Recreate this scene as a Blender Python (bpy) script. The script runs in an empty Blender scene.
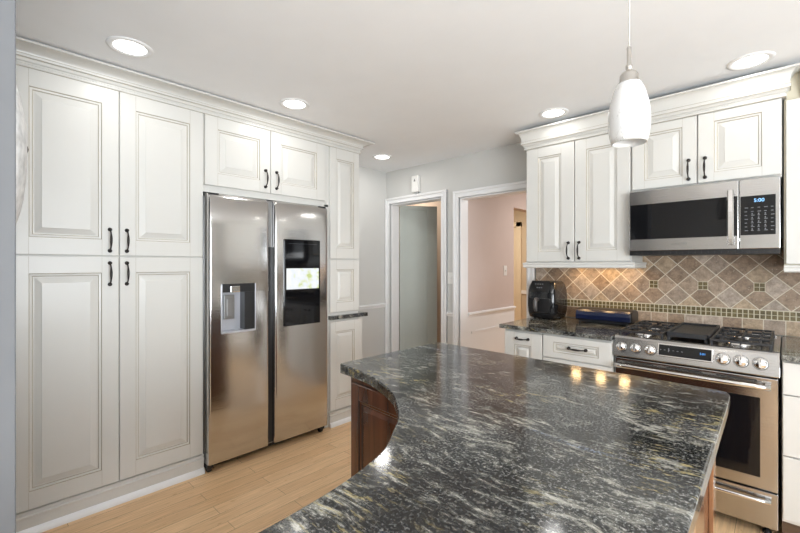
import bpy, bmesh, math, random
from mathutils import Vector, Matrix
random.seed(7)
PI = math.pi
S = bpy.context.scene
COL = S.collection

# ------------------------------------------------------------------ camera
cd = bpy.data.cameras.new('camera'); cam = bpy.data.objects.new('camera', cd); COL.objects.link(cam)
cam.location = (0, 0, 1.34); cam.rotation_euler = (PI/2, 0, math.radians(43.484))
cd.sensor_width = 36; cd.lens = 36*405.93/800; cd.shift_y = -1.5/800; cd.clip_start = 0.03
S.camera = cam
# ------------------------------------------------------------------ world and exposure
w = bpy.data.worlds.new('world'); S.world = w; w.use_nodes = True
w.node_tree.nodes['Background'].inputs[0].default_value = (0.80, 0.90, 1.0, 1)
w.node_tree.nodes['Background'].inputs[1].default_value = 1.2
S.view_settings.view_transform = 'Standard'; S.view_settings.look = 'None'
S.view_settings.gamma = 1; S.view_settings.use_curve_mapping = False
S.view_settings.exposure = 0.13

def area(name, loc, rot, sx, sy, power, color=(1, 1, 1), shape='RECTANGLE', parent=None, spread=None):
    l = bpy.data.lights.new(name, 'AREA'); l.shape = shape; l.size = sx; l.size_y = sy
    l.energy = power; l.color = color
    if spread: l.spread = spread
    o = bpy.data.objects.new(name, l); COL.objects.link(o); o.location = loc; o.rotation_euler = rot
    if parent: o.parent = parent
    return o
# fill lamps added at the unseen window openings, tilted up to brighten the ceiling
area('patio_side_fill', (1.45, -2.22, 1.20), (PI/2+0.75, 0, 0), 1.65, 1.85, 34, (0.90, 0.955, 1.0))
area('right_side_fill', (2.32, 0.0, 1.30), (0, PI/2+0.8, 0), 1.6, 2.3, 190, (0.90, 0.955, 1.0))

# ------------------------------------------------------------------ materials
def nt(m): return m.node_tree.nodes, m.node_tree.links
def mat(name, c, rough=0.5, metal=0.0, coat=0.0, var=0.0, vscale=6, bump=0.0, bscale=60, spec=None, emit=None, estr=0, stretch=None):
    m = bpy.data.materials.new(name); m.use_nodes = True
    N, L = nt(m); b = N['Principled BSDF']
    b.inputs['Base Color'].default_value = (*c, 1); b.inputs['Roughness'].default_value = rough
    b.inputs['Metallic'].default_value = metal; b.inputs['Coat Weight'].default_value = coat
    b.inputs['Coat Roughness'].default_value = 0.08
    if spec is not None: b.inputs['Specular IOR Level'].default_value = spec
    if emit: b.inputs['Emission Color'].default_value = (*emit, 1); b.inputs['Emission Strength'].default_value = estr
    tc = N.new('ShaderNodeTexCoord'); mp = N.new('ShaderNodeMapping'); L.new(tc.outputs['Object'], mp.inputs[0])
    if stretch: mp.inputs['Scale'].default_value = stretch
    if var > 0:
        n = N.new('ShaderNodeTexNoise'); n.inputs['Scale'].default_value = vscale; n.inputs['Detail'].default_value = 4
        L.new(mp.outputs[0], n.inputs['Vector'])
        r = N.new('ShaderNodeValToRGB'); r.color_ramp.elements[0].position = 0.3; r.color_ramp.elements[1].position = 0.7
        r.color_ramp.elements[0].color = (*[x*(1-var) for x in c], 1); r.color_ramp.elements[1].color = (*[min(1, x*(1+var)) for x in c], 1)
        L.new(n.outputs[0], r.inputs[0]); L.new(r.outputs[0], b.inputs['Base Color'])
    if bump > 0:
        n = N.new('ShaderNodeTexNoise'); n.inputs['Scale'].default_value = bscale; n.inputs['Detail'].default_value = 3
        L.new(mp.outputs[0], n.inputs['Vector'])
        bp = N.new('ShaderNodeBump'); bp.inputs['Strength'].default_value = bump; bp.inputs['Distance'].default_value = 0.01
        L.new(n.outputs[0], bp.inputs['Height']); L.new(bp.outputs[0], b.inputs['Normal'])
    return m

CREAM = mat('cream_painted_wood', (0.67, 0.66, 0.625), 0.32, var=0.015, vscale=3, bump=0.02, bscale=25)
GLAZE = mat('brown_glaze_in_grooves', (0.42, 0.375, 0.30), 0.5, var=0.1)
GAPM = mat('gap_shade_colour', (0.10, 0.08, 0.06), 0.8, var=0.1)  # shade of the gap above the left crown, as a colour
WHITE = mat('white_trim_paint', (0.86, 0.86, 0.86), 0.35, var=0.01)
WALL = mat('pale_grey_wall_paint', (0.63, 0.625, 0.60), 0.7, var=0.01, bump=0.03, bscale=180)
CEIL = mat('ceiling_paint', (0.90, 0.915, 0.93), 0.85, var=0.01, bump=0.02, bscale=150)
ENDWALL = mat('shaded_end_wall_paint', (0.135, 0.14, 0.148), 0.7, var=0.02)  # wall grey darkened to paint in the weaker light on this face
PINK = mat('pink_beige_wall_paint', (0.60, 0.50, 0.455), 0.75, var=0.01)
TAN = mat('tan_wall_paint', (0.50, 0.40, 0.31), 0.75, var=0.02)
YEL = mat('yellow_tan_wall_paint', (0.60, 0.50, 0.37), 0.75, var=0.02)
SAGE = mat('shaded_white_door_paint', (0.44, 0.47, 0.43), 0.55, var=0.02)  # white door; the shadow on it is put into this grey-green
BRONZE = mat('oil_rubbed_bronze', (0.035, 0.030, 0.028), 0.32, metal=0.75, var=0.4, vscale=60)
CHERRY = None
BLACK = mat('black_plastic', (0.012, 0.012, 0.013), 0.35, var=0.1)
BLACKG = mat('black_glass', (0.005, 0.005, 0.006), 0.05, spec=0.4, var=0.05)
IRON = mat('cast_iron', (0.022, 0.023, 0.026), 0.42, var=0.2, vscale=30, bump=0.1, bscale=200)
CHROME = mat('polished_steel', (0.72, 0.71, 0.70), 0.14, metal=1, var=0.02)
NICKEL = mat('brushed_nickel', (0.55, 0.53, 0.50), 0.28, metal=1, var=0.03)
SILVER = mat('silver_plastic', (0.50, 0.51, 0.55), 0.35, metal=0.4, var=0.05)
NAVY = mat('navy_enamel', (0.005, 0.010, 0.040), 0.25, coat=0.1, var=0.1)
PLATE = mat('white_switch_plastic', (0.82, 0.81, 0.78), 0.35, var=0.01)
LENS = mat('lit_lens', (1, 1, 1), 0.5, emit=(1.0, 0.985, 0.96), estr=5, var=0.01)
DIGIT = mat('lit_digits', (0.2, 0.5, 1), 0.5, emit=(0.35, 0.65, 1.0), estr=0.9, var=0.01)
DIGITB = mat('lit_blue_digits', (0.1, 0.4, 1), 0.5, emit=(0.05, 0.30, 0.9), estr=0.5, var=0.01)
LEGEND = mat('grey_button_print', (0.17, 0.175, 0.185), 0.5, var=0.02)
DISTRESS = mat('distressed_white_wood', (0.72, 0.72, 0.71), 0.6, var=0.25, vscale=30)
GOLDREF = mat('grey_print', (0.22, 0.22, 0.22), 0.4, metal=0.8, var=0.02)

def steel(name, c, rough, stretch):
    m = mat(name, c, rough, metal=1)
    N, L = nt(m); b = N['Principled BSDF']
    tc = N.new('ShaderNodeTexCoord'); mp = N.new('ShaderNodeMapping'); mp.inputs['Scale'].default_value = stretch
    n = N.new('ShaderNodeTexNoise'); n.inputs['Scale'].default_value = 1; n.inputs['Detail'].default_value = 5
    L.new(tc.outputs['Object'], mp.inputs[0]); L.new(mp.outputs[0], n.inputs['Vector'])
    r = N.new('ShaderNodeMapRange'); r.inputs[3].default_value = rough-0.05; r.inputs[4].default_value = rough+0.07
    L.new(n.outputs[0], r.inputs[0]); L.new(r.outputs[0], b.inputs['Roughness'])
    bp = N.new('ShaderNodeBump'); bp.inputs['Strength'].default_value = 0.05; bp.inputs['Distance'].default_value = 0.004
    L.new(n.outputs[0], bp.inputs['Height']); L.new(bp.outputs[0], b.inputs['Normal'])
    return m
STEEL = steel('stainless_steel', (0.45, 0.44, 0.43), 0.16, (6, 6, 220))
FSTEEL = steel('refrigerator_steel', (0.57, 0.56, 0.55), 0.15, (6, 6, 220))
STEELD = steel('grey_steel_side', (0.30, 0.30, 0.30), 0.35, (6, 6, 120))

def wood_mat(name, c1, c2, rough, coat, stretch):
    m = mat(name, c1, rough, coat=coat)
    N, L = nt(m); b = N['Principled BSDF']
    tc = N.new('ShaderNodeTexCoord'); mp = N.new('ShaderNodeMapping'); mp.inputs['Scale'].default_value = stretch
    n = N.new('ShaderNodeTexNoise'); n.inputs['Scale'].default_value = 1.5; n.inputs['Detail'].default_value = 6; n.inputs['Distortion'].default_value = 0.6
    r = N.new('ShaderNodeValToRGB'); r.color_ramp.elements[0].position = 0.3; r.color_ramp.elements[1].position = 0.72
    r.color_ramp.elements[0].color = (*c1, 1); r.color_ramp.elements[1].color = (*c2, 1)
    L.new(tc.outputs['Object'], mp.inputs[0]); L.new(mp.outputs[0], n.inputs['Vector']); L.new(n.outputs[0], r.inputs[0]); L.new(r.outputs[0], b.inputs['Base Color'])
    return m
CHERRY = wood_mat('dark_cherry_wood', (0.065, 0.024, 0.012), (0.16, 0.058, 0.028), 0.22, 0.6, (14, 14, 1.2))
CHERRYG = mat('dark_cherry_glaze', (0.015, 0.007, 0.004), 0.4, var=0.1)

def granite(name, lift=0.0, sc=1.0):
    m = bpy.data.materials.new(name); m.use_nodes = True
    N, L = nt(m); b = N['Principled BSDF']
    b.inputs['Roughness'].default_value = 0.11; b.inputs['Specular IOR Level'].default_value = 0.5
    tc = N.new('ShaderNodeTexCoord')
    def noise(vec, scale, det, rough=0.6, dist=0.0):
        n = N.new('ShaderNodeTexNoise'); n.inputs['Scale'].default_value = scale; n.inputs['Detail'].default_value = det
        n.inputs['Roughness'].default_value = rough; n.inputs['Distortion'].default_value = dist
        L.new(vec, n.inputs['Vector']); return n
    def ramp(fac, stops):
        r = N.new('ShaderNodeValToRGB'); e = r.color_ramp.elements
        while len(e) < len(stops): e.new(0.5)
        for i, (p, c) in enumerate(stops): e[i].position = p; e[i].color = (*c, 1)
        L.new(fac, r.inputs[0]); return r
    def mix(f, a, c):
        x = N.new('ShaderNodeMix'); x.data_type = 'RGBA'
        L.new(f, x.inputs[0]); L.new(a, x.inputs[6]); L.new(c, x.inputs[7]); return x.outputs[2]
    # domain warp, so that the veins swirl
    wn = noise(tc.outputs['Object'], 3.0*sc, 2, 0.5)
    sub = N.new('ShaderNodeVectorMath'); sub.operation = 'SUBTRACT'; sub.inputs[1].default_value = (0.5, 0.5, 0.5); L.new(wn.outputs['Color'], sub.inputs[0])
    scl = N.new('ShaderNodeVectorMath'); scl.operation = 'SCALE'; scl.inputs[3].default_value = 0.17/sc; L.new(sub.outputs[0], scl.inputs[0])
    add = N.new('ShaderNodeVectorMath'); L.new(tc.outputs['Object'], add.inputs[0]); L.new(scl.outputs[0], add.inputs[1])
    mp = N.new('ShaderNodeMapping'); mp.inputs['Scale'].default_value = (15*sc, 52*sc, 30*sc); mp.inputs['Rotation'].default_value = (0, 0, math.radians(14))
    L.new(add.outputs[0], mp.inputs[0])
    v1 = noise(mp.outputs[0], 1.0, 10, 0.78)
    big = noise(add.outputs[0], 7.5*sc, 3, 0.55)
    bl = N.new('ShaderNodeMix'); bl.data_type = 'FLOAT'; bl.inputs[0].default_value = 0.30; L.new(v1.outputs[0], bl.inputs[2]); L.new(big.outputs[0], bl.inputs[3])
    r1 = ramp(bl.outputs[0], [(0.45-lift, (0.003, 0.003, 0.004)), (0.50-lift, (0.014, 0.014, 0.014)), (0.54-lift, (0.12, 0.118, 0.105)), (0.60, (0.50, 0.48, 0.41)), (0.70, (0.66, 0.65, 0.61))])
    fine = noise(tc.outputs['Object'], 150*sc, 4, 0.7)
    r2 = ramp(fine.outputs[0], [(0.46-lift, (0.004, 0.005, 0.006)), (0.54-lift, (0.045, 0.047, 0.047)), (0.62-lift, (0.34, 0.34, 0.32))])
    zone = noise(add.outputs[0], 5.0*sc, 4, 0.6)
    z1 = ramp(zone.outputs[0], [(0.42, (0.20, 0.20, 0.20)), (0.60, (0.65, 0.65, 0.65))])
    c = mix(z1.outputs[0], r1.outputs[0], r2.outputs[0])
    # golden flecks
    gn = noise(mp.outputs[0], 1.3, 6, 0.7)
    g1 = ramp(gn.outputs[0], [(0.54, (0, 0, 0)), (0.64, (0.75, 0.75, 0.75))])
    gz = noise(tc.outputs['Object'], 3.1*sc, 2, 0.5)
    g2 = ramp(gz.outputs[0], [(0.50, (0, 0, 0)), (0.62, (1, 1, 1))])
    mm = N.new('ShaderNodeMath'); mm.operation = 'MULTIPLY'; L.new(g1.outputs[0], mm.inputs[0]); L.new(g2.outputs[0], mm.inputs[1])
    gold = N.new('ShaderNodeRGB'); gold.outputs[0].default_value = (0.40, 0.33, 0.15, 1)
    c = mix(mm.outputs[0], c, gold.outputs[0])
    # bluish crystals
    bz = noise(mp.outputs[0], 0.13, 2, 0.5)
    b1 = ramp(bz.outputs[0], [(0.655, (0, 0, 0)), (0.73, (0.8, 0.8, 0.8))])
    bn = noise(tc.outputs['Object'], 120*sc, 3, 0.6)
    b2 = ramp(bn.outputs[0], [(0.45, (0.012, 0.016, 0.026)), (0.60, (0.24, 0.27, 0.35))])
    c = mix(b1.outputs[0], c, b2.outputs[0])
    L.new(c, b.inputs['Base Color'])
    return m
GRANITE = granite('black_veined_granite')
GRANITE2 = granite('black_speckled_granite', lift=0.025, sc=0.8)

def floor_mat():
    m = bpy.data.materials.new('bamboo_plank_floor'); m.use_nodes = True
    N, L = nt(m); b = N['Principled BSDF']; b.inputs['Roughness'].default_value = 0.28
    tc = N.new('ShaderNodeTexCoord'); mp = N.new('ShaderNodeMapping'); mp.inputs['Rotation'].default_value = (0, 0, PI/2)
    L.new(tc.outputs['Object'], mp.inputs[0])
    br = N.new('ShaderNodeTexBrick'); br.offset = 0.37; br.offset_frequency = 2
    br.inputs['Scale'].default_value = 1; br.inputs['Brick Width'].default_value = 0.92; br.inputs['Row Height'].default_value = 0.092
    br.inputs['Mortar Size'].default_value = 0.0011; br.inputs['Mortar Smooth'].default_value = 0.3
    br.inputs['Color1'].default_value = (0.76, 0.49, 0.265, 1); br.inputs['Color2'].default_value = (0.86, 0.59, 0.34, 1)
    br.inputs['Mortar'].default_value = (0.22, 0.13, 0.07, 1)
    L.new(mp.outputs[0], br.inputs['Vector'])
    m2 = N.new('ShaderNodeMapping'); m2.inputs['Scale'].default_value = (120, 5, 1); L.new(tc.outputs['Object'], m2.inputs[0])
    n = N.new('ShaderNodeTexNoise'); n.inputs['Scale'].default_value = 1; n.inputs['Detail'].default_value = 4; L.new(m2.outputs[0], n.inputs['Vector'])
    r = N.new('ShaderNodeValToRGB'); r.color_ramp.elements[0].color = (0.80, 0.78, 0.74, 1); r.color_ramp.elements[1].color = (1.08, 1.08, 1.08, 1)
    r.color_ramp.elements[0].position = 0.3; r.color_ramp.elements[1].position = 0.7
    L.new(n.outputs[0], r.inputs[0])
    x = N.new('ShaderNodeMix'); x.data_type = 'RGBA'; x.blend_type = 'MULTIPLY'; x.inputs[0].default_value = 1
    L.new(br.outputs['Color'], x.inputs[6]); L.new(r.outputs[0], x.inputs[7])
    # bamboo knuckles
    m3 = N.new('ShaderNodeMapping'); m3.inputs['Scale'].default_value = (45, 14, 1); L.new(tc.outputs['Object'], m3.inputs[0])
    n3 = N.new('ShaderNodeTexNoise'); n3.inputs['Scale'].default_value = 1; n3.inputs['Detail'].default_value = 2; L.new(m3.outputs[0], n3.inputs['Vector'])
    r3 = N.new('ShaderNodeValToRGB'); r3.color_ramp.elements[0].position = 0.66; r3.color_ramp.elements[1].position = 0.74
    r3.color_ramp.elements[0].color = (1, 1, 1, 1); r3.color_ramp.elements[1].color = (0.80, 0.72, 0.62, 1)
    L.new(n3.outputs[0], r3.inputs[0])
    y = N.new('ShaderNodeMix'); y.data_type = 'RGBA'; y.blend_type = 'MULTIPLY'; y.inputs[0].default_value = 1
    L.new(x.outputs[2], y.inputs[6]); L.new(r3.outputs[0], y.inputs[7]); L.new(y.outputs[2], b.inputs['Base Color'])
    return m
FLOOR = floor_mat()

def tile_mat():
    m = bpy.data.materials.new('travertine_tile'); m.use_nodes = True
    N, L = nt(m); b = N['Principled BSDF']; b.inputs['Roughness'].default_value = 0.42
    at = N.new('ShaderNodeAttribute'); at.attribute_name = 'tint'
    tc = N.new('ShaderNodeTexCoord')
    n = N.new('ShaderNodeTexNoise'); n.inputs['Scale'].default_value = 38; n.inputs['Detail'].default_value = 6; n.inputs['Roughness'].default_value = 0.7
    L.new(tc.outputs['Object'], n.inputs['Vector'])
    r = N.new('ShaderNodeValToRGB'); r.color_ramp.elements[0].position = 0.34; r.color_ramp.elements[1].position = 0.68
    r.color_ramp.elements[0].color = (0.62, 0.60, 0.58, 1); r.color_ramp.elements[1].color = (1.35, 1.35, 1.36, 1)
    L.new(n.outputs[0], r.inputs[0])
    x = N.new('ShaderNodeMix'); x.data_type = 'RGBA'; x.blend_type = 'MULTIPLY'; x.inputs[0].default_value = 1
    L.new(at.outputs['Color'], x.inputs[6]); L.new(r.outputs[0], x.inputs[7])
    v = N.new('ShaderNodeTexNoise'); v.inputs['Scale'].default_value = 120; v.inputs['Detail'].default_value = 2; L.new(tc.outputs['Object'], v.inputs['Vector'])
    rv = N.new('ShaderNodeValToRGB'); rv.color_ramp.elements[0].position = 0.68; rv.color_ramp.elements[1].position = 0.74
    rv.color_ramp.elements[0].color = (0, 0, 0, 1); rv.color_ramp.elements[1].color = (0.7, 0.7, 0.7, 1); L.new(v.outputs[0], rv.inputs[0])
    y = N.new('ShaderNodeMix'); y.data_type = 'RGBA'; y.inputs[7].default_value = (0.60, 0.54, 0.46, 1)
    L.new(rv.outputs[0], y.inputs[0]); L.new(x.outputs[2], y.inputs[6]); L.new(y.outputs[2], b.inputs['Base Color'])
    return m
TILE = tile_mat()
GROUT = mat('beige_grout', (0.66, 0.59, 0.48), 0.85, var=0.05, vscale=40)
MOSAIC = mat('olive_gold_glass', (0.15, 0.115, 0.055), 0.25, var=0.35, vscale=45)
MOSGROUT = mat('mosaic_grout', (0.56, 0.51, 0.37), 0.6, var=0.05)

def shade_glass():
    m = mat('white_crackle_glass', (0.70, 0.70, 0.69), 0.18, coat=0.5)
    N, L = nt(m); b = N['Principled BSDF']
    tc = N.new('ShaderNodeTexCoord'); mp = N.new('ShaderNodeMapping'); mp.inputs['Scale'].default_value = (60, 60, 22)
    L.new(tc.outputs['Object'], mp.inputs[0])
    n = N.new('ShaderNodeTexNoise'); n.inputs['Scale'].default_value = 1; n.inputs['Detail'].default_value = 4; L.new(mp.outputs[0], n.inputs['Vector'])
    r = N.new('ShaderNodeValToRGB'); e = r.color_ramp.elements; e.new(0.5)
    e[0].position = 0.485; e[0].color = (0.70, 0.70, 0.69, 1); e[1].position = 0.50; e[1].color = (0.36, 0.36, 0.34, 1); e[2].position = 0.515; e[2].color = (0.70, 0.70, 0.69, 1)
    z = N.new('ShaderNodeTexNoise'); z.inputs['Scale'].default_value = 14; z.inputs['Detail'].default_value = 2; L.new(tc.outputs['Object'], z.inputs['Vector'])
    zr = N.new('ShaderNodeValToRGB'); zr.color_ramp.elements[0].position = 0.45; zr.color_ramp.elements[1].position = 0.62; L.new(z.outputs[0], zr.inputs[0])
    x = N.new('ShaderNodeMix'); x.data_type = 'RGBA'; x.inputs[6].default_value = (0.70, 0.70, 0.69, 1)
    L.new(n.outputs[0], r.inputs[0]); L.new(zr.outputs[0], x.inputs[0]); L.new(r.outputs[0], x.inputs[7]); L.new(x.outputs[2], b.inputs['Base Color'])
    L.new(x.outputs[2], b.inputs['Emission Color']); b.inputs['Emission Strength'].default_value = 0.06
    return m
SHADE = shade_glass()

def screen_mat():
    m = mat('lit_map_screen', (0.1, 0.1, 0.1), 0.1)
    N, L = nt(m); b = N['Principled BSDF']
    tc = N.new('ShaderNodeTexCoord')
    n = N.new('ShaderNodeTexNoise'); n.inputs['Scale'].default_value = 11; n.inputs['Detail'].default_value = 3; L.new(tc.outputs['Object'], n.inputs['Vector'])
    r = N.new('ShaderNodeValToRGB'); e = r.color_ramp.elements; e.new(0.5); e.new(0.6)
    e[0].position = 0.38; e[0].color = (0.52, 0.62, 0.20, 1); e[1].position = 0.44; e[1].color = (0.75, 0.80, 0.62, 1)
    e[2].position = 0.50; e[2].color = (0.80, 0.85, 0.90, 1); e[3].position = 0.66; e[3].color = (0.90, 0.91, 0.88, 1)
    L.new(n.outputs[0], r.inputs[0]); L.new(r.outputs[0], b.inputs['Emission Color']); b.inputs['Emission Strength'].default_value = 0.9
    return m
SCREEN = screen_mat()

# ------------------------------------------------------------------ mesh helpers
class MB:
    def __init__(self): self.bm = bmesh.new(); self.t = None
    def box(self, x0, x1, y0, y1, z0, z1, mi=0):
        v = [self.bm.verts.new(p) for p in ((x0,y0,z0),(x1,y0,z0),(x1,y1,z0),(x0,y1,z0),(x0,y0,z1),(x1,y0,z1),(x1,y1,z1),(x0,y1,z1))]
        for q in ((0,3,2,1),(4,5,6,7),(0,1,5,4),(1,2,6,5),(2,3,7,6),(3,0,4,7)):
            f = self.bm.faces.new([v[i] for i in q]); f.material_index = mi
        return v
    def prism(self, poly, z0, z1, mi=0):
        a = [self.bm.verts.new((x, y, z0)) for x, y in poly]; b = [self.bm.verts.new((x, y, z1)) for x, y in poly]
        n = len(poly)
        self.bm.faces.new(list(reversed(a))).material_index = mi; self.bm.faces.new(b).material_index = mi
        for i in range(n): self.bm.faces.new((a[i], a[(i+1) % n], b[(i+1) % n], b[i])).material_index = mi
    def rings(self, rs, mis=None, cap0=True, cap1=True, smooth=False):
        """consecutive closed rings of 3D points, bridged"""
        vs = [[self.bm.verts.new(p) for p in r] for r in rs]
        for k in range(len(vs)-1):
            n = len(vs[k])
            for i in range(n):
                f = self.bm.faces.new((vs[k][i], vs[k][(i+1) % n], vs[k+1][(i+1) % n], vs[k+1][i]))
                f.material_index = mis[k] if mis else 0; f.smooth = smooth
        if cap0: self.bm.faces.new(list(reversed(vs[0]))).material_index = mis[0] if mis else 0
        if cap1: self.bm.faces.new(vs[-1]).material_index = 0
        return vs
    def lathe(self, prof, c=(0, 0, 0), n=24, axis='z', mi=0, smooth=True, mis=None):
        def P(r, h, a):
            x, y = r*math.cos(a), r*math.sin(a)
            if axis == 'z': q = (x, y, h)
            elif axis == 'y': q = (x, h, -y)
            else: q = (h, x, y)
            return (q[0]+c[0], q[1]+c[1], q[2]+c[2])
        rs = [[P(max(r, 1e-5), h, 2*PI*i/n) for i in range(n)] for r, h in prof]
        self.rings(rs, mis if mis else [mi]*len(rs), smooth=smooth)
    def tube(self, path, r, n=8, mi=0, smooth=True):
        pts = [Vector(p) for p in path]; rr = r if isinstance(r, (list, tuple)) else [r]*len(pts)
        rs = []; up = None
        for i, p in enumerate(pts):
            t = (pts[min(i+1, len(pts)-1)]-pts[max(i-1, 0)]).normalized()
            if up is None: up = Vector((0, 0, 1)) if abs(t.z) < 0.9 else Vector((1, 0, 0))
            s = t.cross(up).normalized(); up = s.cross(t).normalized()
            rs.append([p+(s*math.cos(2*PI*k/n)+up*math.sin(2*PI*k/n))*rr[i] for k in range(n)])
        self.rings(rs, [mi]*len(rs), smooth=smooth)
    def sweep(self, path, prof, mi=0):
        """prof (projection, z) mitred along a plan path; outward is the right of travel"""
        P = [Vector(p) for p in path]; N = []
        for i in range(len(P)-1):
            d = (P[i+1]-P[i]).normalized(); N.append(Vector((d.y, -d.x)))
        rs = []
        for i in range(len(P)):
            if i == 0: m = N[0]
            elif i == len(P)-1: m = N[-1]
            else: m = (N[i-1]+N[i])/(1+N[i-1].dot(N[i]))
            rs.append([(P[i].x+m.x*p, P[i].y+m.y*p, z) for p, z in prof])
        self.rings(rs, [mi]*len(rs))
    def build(self, name, mats, parent=None, loc=None, rot=None, bevel=0, seg=2, fix=True):
        if fix: bmesh.ops.recalc_face_normals(self.bm, faces=self.bm.faces)
        me = bpy.data.meshes.new(name); self.bm.to_mesh(me); self.bm.free()
        for m in (mats if isinstance(mats, (list, tuple)) else [mats]): me.materials.append(m)
        o = bpy.data.objects.new(name, me); COL.objects.link(o)
        if parent: o.parent = parent
        if loc: o.location = loc
        if rot: o.rotation_euler = rot
        if bevel:
            b = o.modifiers.new('bevel', 'BEVEL'); b.width = bevel; b.segments = seg; b.limit_method = 'ANGLE'; b.angle_limit = math.radians(50)
        return o

def tag(o, label=None, cat=None, group=None, kind=None):
    if label: o['label'] = label
    if cat: o['category'] = cat
    if group: o['group'] = group
    if kind: o['kind'] = kind
    return o
def thing(name, label, cat, loc=(0, 0, 0), rz=0, group=None):
    o = bpy.data.objects.new(name, None); COL.objects.link(o); o.location = loc; o.rotation_euler = (0, 0, rz)
    o.empty_display_size = 0.1
    return tag(o, label, cat, group)
def struct(o): o['kind'] = 'structure'; return o
def sbox(name, m, *a, bevel=0):
    b = MB(); b.box(*a); return struct(b.build(name, m, bevel=bevel))
def text_mesh(name, body, size, m, parent, loc, rot, extrude=0.0004):
    cu = bpy.data.curves.new(name, 'FONT'); cu.body = body; cu.size = size; cu.extrude = extrude; cu.align_x = 'CENTER'; cu.align_y = 'CENTER'
    t = bpy.data.objects.new(name, cu); COL.objects.link(t)
    dg = bpy.context.evaluated_depsgraph_get(); me = bpy.data.meshes.new_from_object(t.evaluated_get(dg))
    bpy.data.objects.remove(t); me.materials.clear(); me.materials.append(m)
    o = bpy.data.objects.new(name, me); COL.objects.link(o); o.parent = parent; o.location = loc; o.rotation_euler = rot
    return o

# ------------------------------------------------------------------ the room
HC = 2.43; YW = 3.36; XW = -3.413
sbox('floor', FLOOR, -4.6, 2.5, -2.4, 7.0, -0.1, 0)
sbox('ceiling', CEIL, -4.6, 2.5, -2.4, 7.0, HC, HC+0.1)
sbox('wall_left', WALL, XW-0.12, XW, -2.4, YW, 0, HC)
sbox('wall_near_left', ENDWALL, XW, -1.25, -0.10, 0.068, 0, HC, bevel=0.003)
# back wall with two doorways
b = MB()
for a in ((XW-0.12, -3.34, 0, HC), (-3.34, -2.588, 2.045, HC), (-2.588, -2.362, 0, HC), (-2.362, -1.64, 2.01, HC), (-1.64, 2.42, 0, HC)):
    b.box(a[0], a[1], YW, YW+0.125, a[2], a[3])
struct(b.build('wall_back', WALL))
sbox('wall_right', WALL, 2.40, 2.5, -2.4, YW, 0, 0.45)
b = MB()
b.box(2.40, 2.5, -2.4, -1.2, 0.45, HC); b.box(2.40, 2.5, 1.2, YW, 0.45, HC); b.box(2.40, 2.5, -1.2, 1.2, 2.15, HC)
struct(b.build('wall_right', WALL))
b = MB()
b.box(XW, 0.6, -2.4, -2.3, 0, HC); b.box(2.3, 2.4, -2.4, -2.3, 0, HC); b.box(0.6, 2.3, -2.4, -2.3, 2.2, HC); b.box(0.6, 2.3, -2.4, -2.3, 0, 0.25)
struct(b.build('wall_behind', WALL))
def window(name, x0, x1, z0, z1, loc, rz):
    b = MB()
    for a in ((x0, x0+.06, z0, z1), (x1-.06, x1, z0, z1), (x0, x1, z0, z0+.06), (x0, x1, z1-.06, z1), ((x0+x1)/2-.025, (x0+x1)/2+.025, z0, z1)):
        b.box(a[0], a[1], -0.02, 0.03, a[2], a[3])
    return struct(b.build(name, WHITE, loc=loc, rot=(0, 0, rz)))
window('added_window_1', 0.6, 2.3, 0.25, 2.2, (0, -2.33, 0), 0)  # unseen windows, both added to bring in light
window('added_window_2', -1.2, 1.2, 0.45, 2.15, (2.43, 0, 0), PI/2)

# rooms beyond the doorways
b = MB(); b.box(-2.46, -2.36, YW+0.125, 4.47, 0, HC); b.box(-2.46, -2.36, 4.47, 5.3, 2.03, HC); b.box(-2.46, -2.36, 5.3, 6.9, 0, HC)
struct(b.build('wall_dining', PINK))
sbox('wall_dining_far', PINK, -2.36, 0.4, 6.9, 7.0, 0, HC)
sbox('wall_dining_right', PINK, 0.3, 0.4, YW+0.125, 6.9, 0, HC)
sbox('wall_hall_far', YEL, -4.6, -2.46, 6.6, 6.7, 0, HC)
sbox('wall_hall_left', YEL, -4.6, -4.5, 4.45, 6.6, 0, HC)
sbox('wall_closet_far', TAN, -4.5, -2.46, 4.33, 4.43, 0, HC)
sbox('wall_closet_left', TAN, -4.4, -4.3, YW+0.125, 4.33, 0, HC)
sbox('wall_closet_front', TAN, -4.4, XW-0.12, YW, YW+0.125, 0, HC)
b = MB()   # white wainscot of the dining room wall
b.box(-2.36, -2.352, YW+0.125, 4.47, 0.10, 0.80)
b.box(-2.352, -2.346, 3.55, 4.46, 0.63, 0.655)
struct(b.build('trim_1', WHITE))
b = MB(); b.sweep([(-2.36, 4.47), (-2.36, YW+0.125)][::-1], [(0, .795), (.012, .80), (.016, .82), (.030, .832), (.030, .845), (0, .852)]); struct(b.build('trim_2', WHITE))
sbox('baseboard_dining', WHITE, -2.36, -2.346, YW+0.125, 4.47, 0, 0.10)
# hall door in the far wall
hd = struct(thing('door_3', None, None, (-3.62, 6.6, 0)))
YD = mat('cream_hall_door_paint', (0.78, 0.68, 0.52), 0.5, var=0.02)
b = MB(); b.box(-0.60, 0.19, -0.02, 0, 0, 2.0); 
for z0, z1 in ((0.25, 0.85), (1.0, 1.75)):
    for a in ((-0.50, -0.25), (-0.16, 0.09)): b.box(a[0], a[1], -0.028, -0.02, z0, z1)
b.build('door_slab', YD, hd, bevel=0.004)
b = MB(); b.box(0.20, 0.29, -0.04, 0, 0, 2.09); b.box(-0.7, -0.61, -0.04, 0, 0, 2.09); b.box(-0.7, 0.29, -0.04, 0, 2.01, 2.09); b.build('door_casing', YD, hd, bevel=0.004)
sbox('trim_3', WHITE, -3.33, -2.46, 6.58, 6.6, 0.84, 0.90)

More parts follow.
